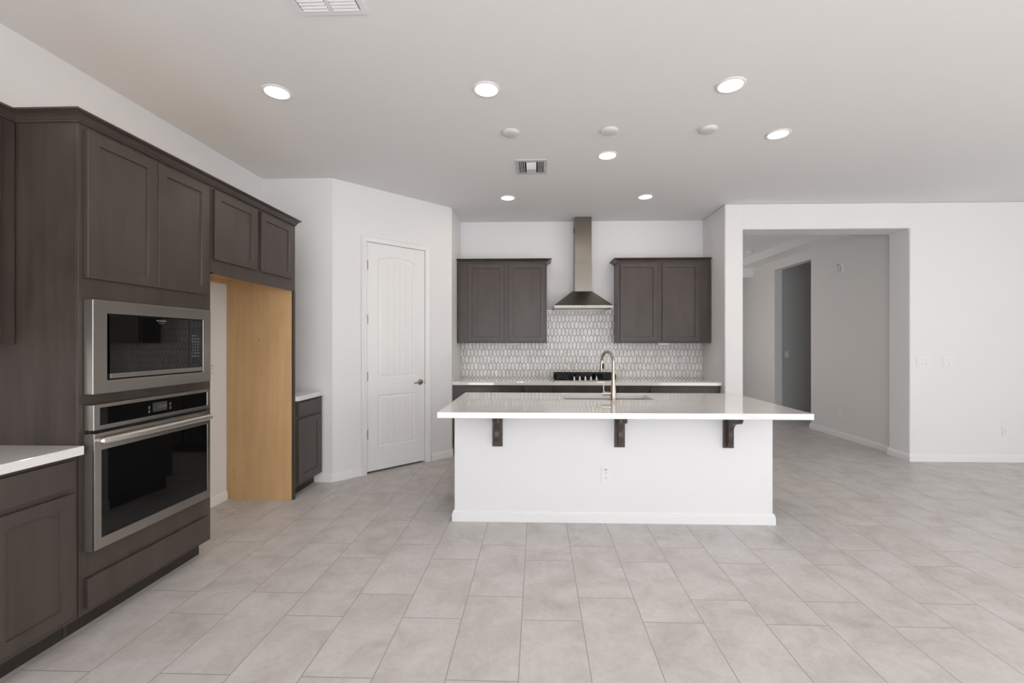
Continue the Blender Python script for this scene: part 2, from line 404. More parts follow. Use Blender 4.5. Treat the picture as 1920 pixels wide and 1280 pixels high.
tube(bm, [(1.004, -0.030, 0.941), (0.985, -0.040, 0.944), (0.960, -0.044, 0.946), (0.930, -0.044, 0.941), (0.905, -0.042, 0.934), (0.893, -0.040, 0.936)],
     [0.013, 0.012, 0.010, 0.009, 0.008, 0.005], 14)
obj('door_handle', bm, PEWTER, dr, smooth=True, label='pewter lever handle on a round rose')
obj('strike_plate', B((DS1 - 0.0088, DS1 - 0.0062, 0.000, 0.026, 0.912, 0.968)), PEWTER, dr)

# ------------------------------------------------------------------ cabinet parts (front faces local -Y, x across, z up)
def shaker(x0, x1, z0, z1, t=0.02, st=0.057, rec=0.009):
    bm = bmesh.new()
    O = [(x0, z0), (x1, z0), (x1, z1), (x0, z1)]; b = 0.002; s2 = st + 0.003
    def rg(d, y): return [bm.verts.new((px, y, pz)) for px, pz in ((x0 + d, z0 + d), (x1 - d, z0 + d), (x1 - d, z1 - d), (x0 + d, z1 - d))]
    rs = [rg(0, 0), rg(0, -t + b), rg(b, -t), rg(st, -t), rg(s2, -t + rec)]
    for p, q_ in zip(rs, rs[1:]):
        for i in range(4): bm.faces.new((p[i], p[(i + 1) % 4], q_[(i + 1) % 4], q_[i]))
    bm.faces.new(rs[0][::-1]); bm.faces.new(rs[-1]); return bm
def slab(x0, x1, z0, z1, t=0.02): return B((x0, x1, -t, 0, z0, z1))

def base_unit(root, x0, x1, depth, doors, drawers, h=0.87, toe=0.10, kick=0.075, endpanel=False):
    """carcass + toe kick + fronts; local coords, face plane y=0"""
    obj('carcass', B((x0, x1, 0, depth, toe, h)), DARK, root, bevel=0.0015)
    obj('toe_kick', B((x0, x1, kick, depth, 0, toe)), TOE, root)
    for d in doors: obj('door', shaker(*d), DARK, root)
    for d in drawers: obj('drawer', slab(*d), DARK, root, bevel=0.002)
def left_thing(name, label, cat, Y0, X=-2.16): return thing(name, label, cat, (X, Y0, 0), PI / 2)
# in these, local x = world Y - Y0, local -y = world +X ------------------------------------------------

# left base cabinets near the camera
specs = [(1.625, 2.008, 'dark-stained base cabinet with one drawer and one door, against the oven cabinet', [(0.030, 0.355)]),
         (0.865, 1.621, 'dark-stained two-door base cabinet along the left wall, nearest the camera', [(0.030, 0.376), (0.380, 0.726)]),
         ]
for (a, b, lab, ds) in specs:
    r = left_thing('base_cabinet', lab, 'cabinet', a)
    base_unit(r, 0, b - a, 0.608, [(p, q, 0.13, 0.700) for p, q in ds], [(p, q, 0.727, 0.853) for p, q in ds])
bm = bmesh.new(); box(bm, XL, -2.128, 0.80, 2.010, 0.872, 0.914)
# small lip that runs in front of the oven cabinet's stile
tag(obj('countertop', bm, QUARTZ, bevel=0.003), 'white quartz countertop on the dark base cabinets at the left edge of the photo', 'countertop')

# left upper cabinet
r = left_thing('wall_cabinet', 'dark upper cabinet cut by the left edge of the photo, above the left worktop', 'cabinet', 1.10, -2.465)
obj('carcass', B((0, 0.908, 0, 0.303, 1.39, 2.45)), DARK, r, bevel=0.0015)
for p, q in ((0.02, 0.415), (0.42, 0.838)): obj('door', shaker(p, q, 1.41, 2.416), DARK, r)

# tall oven cabinet
Y0, Y1 = 2.012, 2.850
r = left_thing('oven_cabinet', 'tall dark cabinet holding the built-in microwave and oven', 'cabinet', Y0)
Wd = Y1 - Y0
obj('side_panel', B((0, 0.018, 0.0195, 0.608, 0.10, 2.45), (0, 0.018, 0.075, 0.608, 0.0, 0.10)), DARKP, r, label='broad grained side panel facing the worktop')
obj('side_panel', B((Wd - 0.018, Wd, 0.0195, 0.608, 0.10, 2.45)), MAPLE, r, label='light maple side of the refrigerator bay')
for za in (1.68, 1.115, 0.36, 2.43): obj('shelf', B((0.018, Wd - 0.018, 0.02, 0.594, za, za + 0.02)), MAPLE, r)
obj('back_panel', B((0.018, Wd - 0.018, 0.596, 0.608, 0.1, 2.43)), MAPLE, r)
obj('face_frame', B((0, 0.050, -0.0, 0.019, 0.10, 2.45), (Wd - 0.050, Wd, 0, 0.019, 0.10, 2.45),
                    (0.050, Wd - 0.050, 0, 0.019, 1.598, 1.725), (0.050, Wd - 0.050, 0, 0.019, 1.096, 1.156), (0.050, Wd - 0.050, 0, 0.019, 0.10, 0.42), (0.050, Wd - 0.050, 0, 0.019, 2.40, 2.45)), DARK, r, bevel=0.001)
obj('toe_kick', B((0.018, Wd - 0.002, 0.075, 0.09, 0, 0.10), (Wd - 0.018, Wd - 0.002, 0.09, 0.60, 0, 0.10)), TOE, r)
obj('door', shaker(0.026, 0.414, 1.708, 2.416), DARK, r); obj('door', shaker(0.418, 0.801, 1.708, 2.416), DARK, r)
obj('drawer', slab(0.026, 0.801, 0.128, 0.271), DARK, r, bevel=0.002)

# built-in microwave
r = left_thing('microwave', 'built-in stainless microwave with black glass door, above the wall oven', 'microwave', Y0)
F = -0.050
a0, a1, z0, z1 = 0.020, 0.777, 1.150, 1.605
i0, i1, j0, j1 = 0.090, 0.712, 1.213, 1.541
bm = bmesh.new()
def ring(bm, o, i, y0, y1):
    (a0, a1, z0, z1), (i0, i1, j0, j1) = o, i
    box(bm, a0, i0, y0, y1, z0, z1); box(bm, i1, a1, y0, y1, z0, z1); box(bm, i0, i1, y0, y1, j1, z1); box(bm, i0, i1, y0, y1, z0, j0)
def frame_mesh(o, i, yf, yb):
    """picture-frame solid without internal seams"""
    bm = bmesh.new()
    def rr(t, y): a, b, c, d = t; return [bm.verts.new((x, y, z)) for x, z in ((a, c), (b, c), (b, d), (a, d))]
    of, ib, ob_, if_ = rr(o, yf), rr(i, yb), rr(o, yb), rr(i, yf)
    for p, q in ((ob_, of), (of, if_), (if_, ib), (ib, ob_)):
        for k in range(4): bm.faces.new((p[k], p[(k + 1) % 4], q[(k + 1) % 4], q[k]))
    return bm
obj('trim_frame', frame_mesh((a0, a1, z0, z1), (i0, i1, j0, j1), F, -0.002), STEEL, r, bevel=0.0025)
obj('body', B((i0 + 0.002, i1 - 0.002, F + 0.016, 0.40, j0 + 0.001, j1 - 0.001)), GAP, r)
obj('oven_door', B((i0 + 0.016, 0.600, F + 0.002, F + 0.014, 1.246, 1.536)), GLASS, r, bevel=0.001)
obj('control_panel', B((0.604, i1 - 0.006, F + 0.002, F + 0.014, 1.246, 1.536)), GLASS, r, bevel=0.001)
obj('handle_strip', B((i0 + 0.016, 0.600, F + 0.000, F + 0.014, 1.221, 1.245)), STEEL, r, bevel=0.001, label='stainless strip under the glass')
obj('handle_strip', B((0.604, i1 - 0.006, F + 0.000, F + 0.014, 1.221, 1.245)), STEEL, r, bevel=0.001, label='short stainless strip under the keypad')
text('logo', 'FRIGIDAIRE', 0.0125, GREYTXT, r, TF(0.404, F + 0.0015, 1.519))
text('logo', 'G A L L E R Y', 0.0065, GREYTXT, r, TF(0.404, F + 0.0015, 1.506))
kx = (0.629, 0.650, 0.671)
for rr_, row in enumerate((('1', '2', '3'), ('4', '5', '6'), ('7', '8', '9'), (None, '0', None))):
    for c_, ch in enumerate(row):
        if ch: text('key', ch, 0.013, GREYTXT, r, TF(kx[c_], F + 0.0015, 1.386 - rr_ * 0.0175))
text('key', 'START', 0.007, GREYTXT, r, TF(kx[2], F + 0.0015, 1.3335))
text('key', 'CANCEL', 0.006, REDTXT, r, TF(kx[0], F + 0.0015, 1.3335))
for c in range(3):
    for z in (1.313, 1.401, 1.419, 1.4385):
        if not (z > 1.43 and c == 2): obj('key_legend', B((kx[c] - 0.007, kx[c] + 0.007, F + 0.001, F + 0.002, z, z + 0.003)), GREYTXT, r)

# wall oven
r = left_thing('wall_oven', 'built-in stainless wall oven with bar handle, under the microwave', 'oven', Y0)
obj('control_frame', frame_mesh((0.024, 0.772, 0.977, 1.100), (0.055, 0.747, 0.997, 1.083), F, -0.002), STEEL, r, bevel=0.002)
cp = obj('control_glass', B((0.055, 0.747, F + 0.004, -0.004, 0.997, 1.083)), GLASS, r)
obj('display', B((0.351, 0.443, F + 0.0025, F + 0.0045, 1.016, 1.066)), LCD, cp)
text('clock', '10:48', 0.026, mat('clock_digits', (0.11, 0.115, 0.11), 0.4), cp, TF(0.410, F + 0.002, 1.040))
for (cx_, cz_) in ((0.328, 1.046), (0.328, 1.024), (0.467, 1.048), (0.467, 1.026)):
    bm = bmesh.new()
    lathe(bm, [(0.0055, 0), (0.0055, 0.0006), (0.0038, 0.0006), (0.0038, 0.0)], 12, Matrix.Translation((cx_, F + 0.0038, cz_)) @ Matrix.Rotation(PI / 2, 4, 'X'), cap=False)
    box(bm, cx_ - 0.005, cx_ + 0.005, F + 0.003, F + 0.0039, cz_ - 0.0095, cz_ - 0.008)
    obj('touch_icon', bm, GREYTXT, cp)
obj('gap_vent', B((0.030, 0.766, F + 0.020, -0.002, 0.962, 0.978)), GAP, r)
obj('oven_box', B((0.052, Wd - 0.052, 0.0, 0.50, 0.43, 1.09)), GAP, r)
obj('door_edge', B((0.024, 0.034, F + 0.012, -0.002, 0.400, 0.960), (0.762, 0.772, F + 0.012, -0.002, 0.400, 0.960), (0.034, 0.762, F + 0.012, -0.002, 0.400, 0.43)), mat('dark_brown_edge', (0.10, 0.088, 0.08), 0.4), r)  # flat dark brown on the steel sides of the door
od = obj('oven_door', frame_mesh((0.027, 0.770, 0.402, 0.962), (0.062, 0.748, 0.453, 0.878), F, F + 0.030), STEEL, r, bevel=0.002)
obj('oven_glass', B((0.062, 0.748, F + 0.003, F + 0.012, 0.453, 0.878)), GLASS, od)
bm = bmesh.new()
tube(bm, [(0.034, F - 0.024, 0.926), (0.038, F - 0.027, 0.926), (0.08, F - 0.031, 0.926), (0.40, F - 0.033, 0.926), (0.70, F - 0.031, 0.926), (0.740, F - 0.027, 0.926), (0.744, F - 0.024, 0.926)],
     [0.008, 0.015, 0.0165, 0.0165, 0.0165, 0.015, 0.008], 20, 1.15)
for x in (0.052, 0.728): tube(bm, [(x, F + 0.001, 0.926), (x, F - 0.028, 0.926)], 0.012, 14)
obj('handle', bm, mat('handle_steel', (0.72, 0.69, 0.66), 0.28, 1.0), od, smooth=True)
bm = bmesh.new(); ring(bm, (0.352, 0.448, 0.413, 0.442), (0.3535, 0.4465, 0.4145, 0.4405), F - 0.0006, F)
obj('badge_outline', bm, mat('embossed_steel', (0.42, 0.395, 0.36), 0.35, 1.0), od)
text('badge', 'FRIGIDAIRE', 0.0155, bpy.data.materials['embossed_steel'], od, TF(0.400, F - 0.0006, 0.4315))
text('badge', 'G A L L E R Y', 0.009, bpy.data.materials['embossed_steel'], od, TF(0.400, F - 0.0006, 0.4185))

# cabinet over the refrigerator bay, with its tall end panel
Y0b, Y1b = 2.852, 3.872
r = left_thing('refrigerator_cabinet', 'two-door dark cabinet bridging the empty refrigerator bay, with a tall end panel', 'cabinet', Y0b)
Wb = Y1b - Y0b
obj('face_frame', B((0, 0.02, 0, 0.019, 1.87, 2.45), (Wb - 0.055, Wb, 0, 0.019, 1.855, 2.45), (0.02, Wb - 0.055, 0, 0.019, 1.855, 1.965), (0.02, Wb - 0.055, 0, 0.019, 2.40, 2.45), (0.45, 0.52, 0, 0.019, 1.965, 2.40)), DARK, r, bevel=0.001)
obj('carcass', B((0, Wb - 0.022, 0.019, 0.605, 1.955, 2.45)), MAPLE, r, label='light maple box seen from below')
obj('nailer', B((0, Wb - 0.022, 0.590, 0.608, 1.915, 1.955)), MAPLE, r, label='light maple cleat under the box at the wall')
obj('door', shaker(0.018, 0.462, 1.952, 2.416), DARK, r); obj('door', shaker(0.514, 0.955, 1.952, 2.416), DARK, r)
ep = obj('end_panel', B((Wb - 0.022, Wb - 0.004, 0.018, 0.608, 0, 2.45)), MAPLE, r, label='tall light maple inner end panel')
for z in (1.718, 1.419):
    bm = bmesh.new(); lathe(bm, [(0.0045, 0), (0.0045, 0.001), (0.002, 0.0018)], 12, Matrix.Translation((Wb - 0.022, 0.315, z)) @ Matrix.Rotation(-PI / 2, 4, 'Y'))
    obj('screw', bm, NICKEL, ep)
obj('outer_skin', B((Wb - 0.004, Wb, 0.010, 0.608, 0, 2.45), (Wb - 0.022, Wb, -0.002, 0.018, 0, 1.855)), DARK, r, label='dark outer skin and front edge of the end panel')

# crown moulding along the left run
bm = bmesh.new()
CR = [(0, 2.452), (0, 2.436), (0.010, 2.436), (0.012, 2.443), (0.016, 2.446), (0.022, 2.455), (0.034, 2.464), (0.048, 2.468), (0.052, 2.470), (0.060, 2.471), (0.060, 2.479), (0, 2.479)]
sweep(bm, [(-2.465, 1.10), (-2.465, 2.012), (-2.16, 2.012), (-2.16, 3.872)], [(o, z + (0.0 if z < 2.44 else 0.0)) for o, z in CR])
tag(obj('crown_molding', bm, DARK), 'dark crown moulding running along the top of the left wall of cabinets', 'molding')

# small base cabinet past the refrigerator bay
r = left_thing('base_cabinet', 'narrow dark base cabinet between the maple end panel and the pantry corner', 'cabinet', 3.874)
base_unit(r, 0, 0.489, 0.608, [(0.030, 0.440, 0.132, 0.700)], [(0.030, 0.440, 0.727, 0.853)])
bm = bmesh.new(); box(bm, XL, -2.130, 3.874, 4.363, 0.872, 0.914)
tag(obj('countertop', bm, QUARTZ, bevel=0.003), 'small white quartz top on the narrow cabinet beside the pantry corner', 'countertop')

# ------------------------------------------------------------------ cooking niche at the back
units = [(-0.925, -0.168, [(-0.895, -0.535), (-0.531, -0.189)], [(-0.895, -0.189)], 'left-end dark base cabinet under the rear worktop in the cooking niche'),
         (-0.166, 0.214, [(-0.143, 0.187)], [(-0.143, 0.187)], 'narrow dark base cabinet left of the cooktop unit'),
         (0.216, 0.984, [(0.244, 0.600), (0.604, 0.960)], [(0.244, 0.960)], 'dark base cabinet directly under the gas cooktop'),
         (0.986, 1.350, [(1.003, 1.330)], [(1.003, 1.330)], 'narrow dark base cabinet right of the cooktop unit'),
         (1.352, 2.120, [(1.382, 1.735), (1.739, 2.094)], [(1.382, 2.094)], 'right-end dark base cabinet under the rear worktop in the cooking niche')]
for (a, b, ds, dw, lab) in units:
    c = (a + b) / 2
    r = thing('base_cabinet', lab, 'cabinet', (c, 5.44, 0))
    x0, x1 = a, b
    if a == -0.925: x0 = -1.041
    if b == 2.120: x1 = 2.222
    base_unit(r, x0 - c, x1 - c, 0.585, [(p - c, q - c, 0.13, 0.70) for p, q in ds], [(p - c, q - c, 0.727, 0.853) for p, q in dw])
tag(obj('countertop', B((-1.043, 2.238, 5.405, 6.028, 0.872, 0.914)), QUARTZ, bevel=0.003), 'long white quartz worktop under the cooktop in the niche', 'countertop')

def back_upper(x0, x1, doors, lab, free):
    c = (x0 + x1) / 2
    r = thing('wall_cabinet', lab, 'cabinet', (c, 5.72, 0))
    obj('carcass', B((x0 - c, x1 - c, 0, 0.306, 1.39, 2.442)), DARK, r, bevel=0.0015)
    for p, q in doors: obj('door', shaker(p - c, q - c, 1.41, 2.418), DARK, r)
    bm = bmesh.new()
    e = 0.306
    if free == 'R': path = [(x0 - c, 0), (x1 - c, 0), (x1 - c, e)]
    else: path = [(x0 - c, e), (x0 - c, 0), (x1 - c, 0)]
    sweep(bm, path, CR); obj('crown_molding', bm, DARK, r)
    # filler bead at the wall side
    if free == 'R': obj('filler', B((x0 - c, x0 - c + 0.012, -0.008, 0, 1.39, 2.442)), DARK, r)
    else: obj('filler', B((x1 - c - 0.012, x1 - c, -0.008, 0, 1.39, 2.442)), DARK, r)
    return r
back_upper(-1.040, 0.128, [(-0.899, -0.427), (-0.365, 0.106)], 'dark two-door wall cabinet left of the range hood', 'R')
back_upper(1.046, 2.222, [(1.071, 1.547), (1.608, 2.081)], 'dark two-door wall cabinet right of the range hood', 'L')
for (a, b, lab) in ((-0.387, -0.248, 'slim white outlet strip under the cabinet left of the hood'), (1.560, 1.700, 'slim white outlet strip under the cabinet right of the hood')):
    tag(obj('outlet_strip', B((a, b, 5.735, 5.79, 1.366, 1.390)), VENTG, bevel=0.002), lab, 'outlet strip', 'outlet strips under the wall cabinets')

# picket tile backsplash
def backsplash():
    bm = bmesh.new(); lay = bm.loops.layers.float_color.new('tile_rand')
    pw_, ph, pt = 0.0508, 0.094, 0.027      # column pitch, row pitch, height of the point
    g = 0.0015; yb, yf = 6.0215, 6.0200
    rows = 10; x_ref = 0.130
    for rr in range(-1, rows + 1):
        zc = 0.914 + pt / 2 + ph * rr + (ph) / 2       # centre of row rr
        xo = (0.5 * pw_ if rr % 2 == 0 else 0.0)
        k0 = int((-1.1 - x_ref) / pw_) - 1
        for k in range(k0, k0 + 70):
            xc = x_ref + xo + k * pw_
            if xc < -1.10 or xc > 2.30: continue
            if zc - 0.05 > 1.40 and (xc < 0.08 or xc > 1.10): continue
            hw = pw_ / 2 - g; hs = (ph - pt) / 2; hp = hs + pt - g * 1.6
            shape = [(-hw, -hs), (0, -hp), (hw, -hs), (hw, hs), (0, hp), (-hw, hs)]
            bvl = 0.0012
            fr = [bm.verts.new((xc + x * (1 - bvl / hw), yf - 0.0015, zc + z * (1 - bvl / hp))) for x, z in shape]
            bk = [bm.verts.new((xc + x, yb + 0.002, zc + z)) for x, z in shape]
            col = (random.random(), random.random(), random.random(), 1)
            fs = [bm.faces.new(fr)] + [bm.faces.new((bk[i], bk[(i + 1) % 6], fr[(i + 1) % 6], fr[i])) for i in range(6)]
            for f in fs:
                for lp in f.loops: lp[lay] = col
    for co, no in (((-1.043, 0, 0), (-1, 0, 0)), ((2.238, 0, 0), (1, 0, 0)), ((0, 0, 0.9145), (0, 0, -1)), ((0, 0, 1.826), (0, 0, 1))):
        bmesh.ops.bisect_plane(bm, geom=bm.verts[:] + bm.edges[:] + bm.faces[:], plane_co=co, plane_no=no, clear_outer=True)
    return bm
bk = thing('tile_backsplash', 'marble picket-tile backsplash with dark grout behind the cooktop', 'backsplash', (0.6, 6.02, 0.914))
t_ = obj('marble_tiles', backsplash(), MARBLE, bk); t_.matrix_parent_inverse = Matrix.Translation((-0.6, -6.02, -0.914))
g_ = obj('grout', B((-1.043, 2.238, 6.022, 6.0295, 0.9145, 1.39), (0.1, 1.08, 6.022, 6.0295, 1.39, 1.827)), GROUT, bk); g_.matrix_parent_inverse = t_.matrix_parent_inverse.copy()
g2 = obj('edge_trim', B((0.130, 1.044, 6.017, 6.0295, 1.827, 1.834)), NICKEL, bk); g2.matrix_parent_inverse = t_.matrix_parent_inverse.copy()

# range hood
hx = 0.585
r = thing('range_hood', 'stainless chimney range hood on the wall above the cooktop', 'range hood', (hx, 6.03, 1.82))
def rel(bm, c=(hx, 6.03, 1.82)):
    bmesh.ops.translate(bm, verts=bm.verts[:], vec=(-c[0], -c[1], -c[2])); return bm
ax0, ax1, ay = 0.216, 0.952, 5.535
bm = bmesh.new()
lo = [(ax0, ay), (ax1, ay), (ax1, 6.028), (ax0, 6.028)]; hi = [(0.462, 5.79), (0.722, 5.79), (0.722, 6.028), (0.462, 6.028)]
A = [bm.verts.new((*p, 1.865)) for p in lo]; C2 = [bm.verts.new((*p, 2.066)) for p in hi]
bm.faces.new(A[::-1]); bm.faces.new(C2)
for i in range(4): bm.faces.new((A[i], A[(i + 1) % 4], C2[(i + 1) % 4], C2[i]))
obj('canopy', rel(bm), STEELV, r)
rm = obj('rim', rel(B((ax0, ax1, ay - 0.001, ay + 0.018, 1.829, 1.865), (ax0, ax0 + 0.018, ay + 0.018, 6.028, 1.829, 1.865), (ax1 - 0.018, ax1, ay + 0.018, 6.028, 1.829, 1.865))),
    mat('bright_steel', (0.29, 0.28, 0.26), 0.35, 1.0), r, bevel=0.001)
obj('filter', rel(B((ax0 + 0.02, (ax0 + ax1) / 2 - 0.004, ay + 0.03, 6.0, 1.836, 1.850), ((ax0 + ax1) / 2 + 0.004, ax1 - 0.02, ay + 0.03, 6.0, 1.836, 1.850))), STEEL, r, bevel=0.002)
obj('chimney_lower', rel(B((0.4955, 0.7195, 5.797, 6.028, 2.066, 2.445))), STEELV, r, bevel=0.002)
obj('chimney_upper', rel(B((0.498, 0.717, 5.800, 6.028, 2.445, CZ - 0.001))), STEELV, r, bevel=0.002)
for k in range(5):
    bm = bmesh.new(); lathe(bm, [(0.006, 0), (0.006, 0.003), (0.004, 0.004)], 12, Matrix.Translation((0.548 + k * 0.020, ay - 0.001, 1.848)) @ Matrix.Rotation(PI / 2, 4, 'X'))
    obj('button', rel(bm), NICKEL, r)
bm = bmesh.new(); box(bm, 0.4945, 0.498, 5.87, 5.96, 2.86, 2.93)
for i in range(4): box(bm, 0.4935, 0.4945, 5.87, 5.96, 2.865 + i * 0.016, 2.872 + i * 0.016)
obj('side_grille', rel(bm), GAP, r)

# gas cooktop
cx0, cx1, cy0, cy1 = 0.218, 0.992, 5.50, 5.965
r = thing('gas_cooktop', 'stainless gas cooktop with black iron grates on the rear worktop', 'cooktop', ((cx0 + cx1) / 2, 5.735, 0.914))
cc = ((cx0 + cx1) / 2, 5.735, 0.914)
obj('tray', rel(B((cx0, cx1, cy0, cy1, 0.9145, 0.924)), cc), STEEL, r, bevel=0.003)
def grate(x0, x1, cutl, cutr):
    """cast-iron grate: skirted outer frame, cross bars, feet; cut* chamfers a front corner around the knobs"""
    bm = bmesh.new(); zt, zb = 1.000, 0.966; y0, y1 = cy0 + 0.03, cy1 - 0.02; wd = 0.016
    if cutl == 0 and cutr == 0: y0 += 0.145
    P_ = [(x0 + cutl, y0), (x1 - cutr, y0)]
    if cutr: P_.append((x1, y0 + 0.15))
    P_ += [(x1, y1), (x0, y1)]
    if cutl: P_.append((x0, y0 + 0.15))
    n = len(P_)
    for i in range(n):
        a, b = Vector(P_[i]), Vector(P_[(i + 1) % n]); d = (b - a).normalized(); nn = Vector((-d.y, d.x)) * wd
        q = [(a.x, a.y), (b.x, b.y), ((b + nn).x, (b + nn).y), ((a + nn).x, (a + nn).y)]
        prism(bm, q, 0.938 if i % 2 == 0 or True else zb, zt)
    for k in range(1, 4):
        y = y0 + (y1 - y0) * k / 4; box(bm, x0 + 0.01, x1 - 0.01, y - 0.007, y + 0.007, zb, zt)
    xm = (x0 + x1) / 2; box(bm, xm - 0.007, xm + 0.007, y0 + 0.01, y1 - 0.01, zb, zt)
    for (x, y) in ((x0 + cutl + 0.012, y0 + 0.012), (x1 - cutr - 0.012, y0 + 0.012), (x0 + 0.012, y1 - 0.012), (x1 - 0.012, y1 - 0.012)):
        box(bm, x - 0.01, x + 0.01, y - 0.01, y + 0.01, 0.924, 0.955)
    return rel(bm, cc)
gw = (cx1 - cx0 - 0.02) / 3
obj('grate', grate(cx0 + 0.004, cx0 + 0.004 + gw, 0, 0.085), IRON, r, bevel=0.002)
obj('grate', grate(cx0 + 0.010 + gw, cx0 + 0.010 + 2 * gw, 0, 0), IRON, r, bevel=0.002)
obj('grate', grate(cx0 + 0.016 + 2 * gw, cx0 + 0.016 + 3 * gw, 0.085, 0), IRON, r, bevel=0.002)
for (bx, by, br_) in ((0.34, 5.63, 0.036), (0.34, 5.86, 0.03), (0.605, 5.80, 0.05), (0.87, 5.63, 0.03), (0.87, 5.86, 0.036)):
    bm = bmesh.new(); lathe(bm, [(br_ + 0.012, 0.924), (br_ + 0.010, 0.936), (br_, 0.938), (br_, 0.948), (br_ - 0.006, 0.952)], 24, Matrix.Translation((bx, by, 0)))
    obj('burner', rel(bm, cc), IRON, r, smooth=True)
for k in range(5):
    bm = bmesh.new(); kx_ = 0.469 + k * 0.0705; ky = 5.615 - 0.03
    lathe(bm, [(0.021, 0.924), (0.021, 0.930), (0.014, 0.933), (0.0135, 0.958), (0.010, 0.964), (0.006, 0.965)], 20, Matrix.Translation((kx_, ky, 0)))
    box(bm, kx_ - 0.0035, kx_ + 0.0035, ky - 0.014, ky + 0.014, 0.955, 0.972)
    obj('knob', rel(bm, cc), mat('knob_metal', (0.66, 0.62, 0.58), 0.3, 1.0) if k == 0 else bpy.data.materials['knob_metal'], r, smooth=True)

# ------------------------------------------------------------------ kitchen island
ix0, ix1, iy0, iy1 = -0.649, 1.813, 3.443, 4.225
r = thing('kitchen_island', 'kitchen island base with white front wall, dark brackets and cabinets behind', 'kitchen island', (0.58, 3.83, 0))
ic = (0.58, 3.83, 0)
obj('front_wall', rel(B((ix0, ix1, iy0, iy0 + 0.13, 0, 0.871)), ic), WALL, r, bevel=0.006, label='white painted drywall front')
bm = bmesh.new(); sweep(bm, [(ix0, iy0 + 0.125), (ix0, iy0), (ix1, iy0), (ix1, iy0 + 0.125)], [(o * 1.05, z) for o, z in BB])
obj('baseboard', rel(bm, ic), TRIM, r)
# kitchen-side cabinets (open where the sink bowl hangs)
obj('cabinet_box', rel(B((ix0 + 0.004, 0.19, iy0 + 0.132, iy1, 0.10, 0.871), (1.05, ix1 - 0.004, iy0 + 0.132, iy1, 0.10, 0.871), (0.19, 1.05, iy0 + 0.132, iy1, 0.10, 0.62), (0.19, 1.05, iy1 - 0.018, iy1, 0.62, 0.871)), ic), DARK, r)
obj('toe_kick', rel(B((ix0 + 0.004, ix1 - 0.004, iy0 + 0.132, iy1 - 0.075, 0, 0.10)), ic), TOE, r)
for (p, q, zz0, zz1) in ((-0.62, -0.05, 0.13, 0.70), (0.22, 0.60, 0.13, 0.853), (0.604, 1.0, 0.13, 0.853), (1.10, 1.78, 0.13, 0.70)):
    bm = shaker(-q, -p, zz0, zz1); bmesh.ops.rotate(bm, verts=bm.verts[:], cent=(0, 0, 0), matrix=Matrix.Rotation(PI, 3, 'Z'))
    bmesh.ops.translate(bm, verts=bm.verts[:], vec=(0, iy1, 0)); obj('door', rel(bm, ic), DARK, r)
def corbel(xc):
    bm = bmesh.new()
    box(bm, xc - 0.040, xc + 0.040, iy0 - 0.016, iy0 - 0.0005, 0.588, 0.871)
    yb = iy0 - 0.016
    prof = [(yb, 0.871), (yb - 0.205, 0.871), (yb - 0.205, 0.845)]
    for i in range(1, 7):       # rounded nose
        a = PI * 0.5 * i / 6; prof.append((yb - 0.205 + 0.045 * (1 - math.cos(a)), 0.845 - 0.045 * math.sin(a)))
    for i in range(1, 9):       # cove
        a = PI * 0.5 * i / 8; prof.append((yb - 0.160 + 0.115 * math.sin(a), 0.800 - 0.085 * (1 - math.cos(a))))
    for i in range(1, 9):       # gentle belly down to the foot
        a = i / 8; prof.append((yb - 0.045 - 0.012 * math.sin(PI * a) + 0.035 * a * a, 0.715 - 0.115 * a))
    prof.append((yb, 0.596))
    prism(bm, prof, xc - 0.018, xc + 0.018, 'x')
    return rel(bm, ic)
for xc in (-0.308, 0.640, 1.471): obj('bracket', corbel(xc), DARK, r, bevel=0.002, label='dark wood scroll bracket')

# island countertop with sink cut-out
tx0, tx1, ty0, ty1 = -0.695, 1.880, 3.045, 4.255
sx0, sx1, sy0, sy1 = 0.234, 1.000, 3.770, 4.160
bm = bmesh.new()
for z in (0.8725, 0.914):
    o = [bm.verts.new(p) for p in ((tx0, ty0, z), (tx1, ty0, z), (tx1, ty1, z), (tx0, ty1, z))]
    i = [bm.verts.new(p) for p in ((sx0, sy0, z), (sx1, sy0, z), (sx1, sy1, z), (sx0, sy1, z))]
    for k in range(4): bm.faces.new((o[k], o[(k + 1) % 4], i[(k + 1) % 4], i[k]))
    if z < 0.9: ol, il = o, i
for k in range(4):
    bm.faces.new((ol[k], ol[(k + 1) % 4], o[(k + 1) % 4], o[k])); bm.faces.new((il[k], il[(k + 1) % 4], i[(k + 1) % 4], i[k]))
tag(obj('countertop', bm, QUARTZ, bevel=0.003), 'large white quartz slab on the kitchen island with a sink cut-out', 'countertop')
# sink
bm = bmesh.new()
def rg(d, z): return [bm.verts.new(p) for p in ((sx0 - 0.004 + d, sy0 - 0.004 + d, z), (sx1 + 0.004 - d, sy0 - 0.004 + d, z), (sx1 + 0.004 - d, sy1 + 0.004 - d, z), (sx0 - 0.004 + d, sy1 + 0.004 - d, z))]
R_ = [rg(-0.02, 0.871), rg(0, 0.871), rg(0.002, 0.66), rg(0.02, 0.645)]
for a, b in zip(R_, R_[1:]):
    for k in range(4): bm.faces.new((a[k], a[(k + 1) % 4], b[(k + 1) % 4], b[k]))
bm.faces.new(R_[-1])
sk = thing('sink', 'rectangular undermount stainless sink in the island top', 'sink', (0.617, 3.965, 0.645))
sc_ = (0.617, 3.965, 0.645)
o = obj('bowl', rel(bm, sc_), SINKM, sk); so = o.modifiers.new('thick', 'SOLIDIFY'); so.thickness = 0.0012; so.offset = 1
bm = bmesh.new(); lathe(bm, [(0.045, 0.6455), (0.045, 0.648), (0.030, 0.647), (0.028, 0.640)], 24, Matrix.Translation((0.617, 4.02, 0)))
obj('drain', rel(bm, sc_), NICKEL, sk, smooth=True)

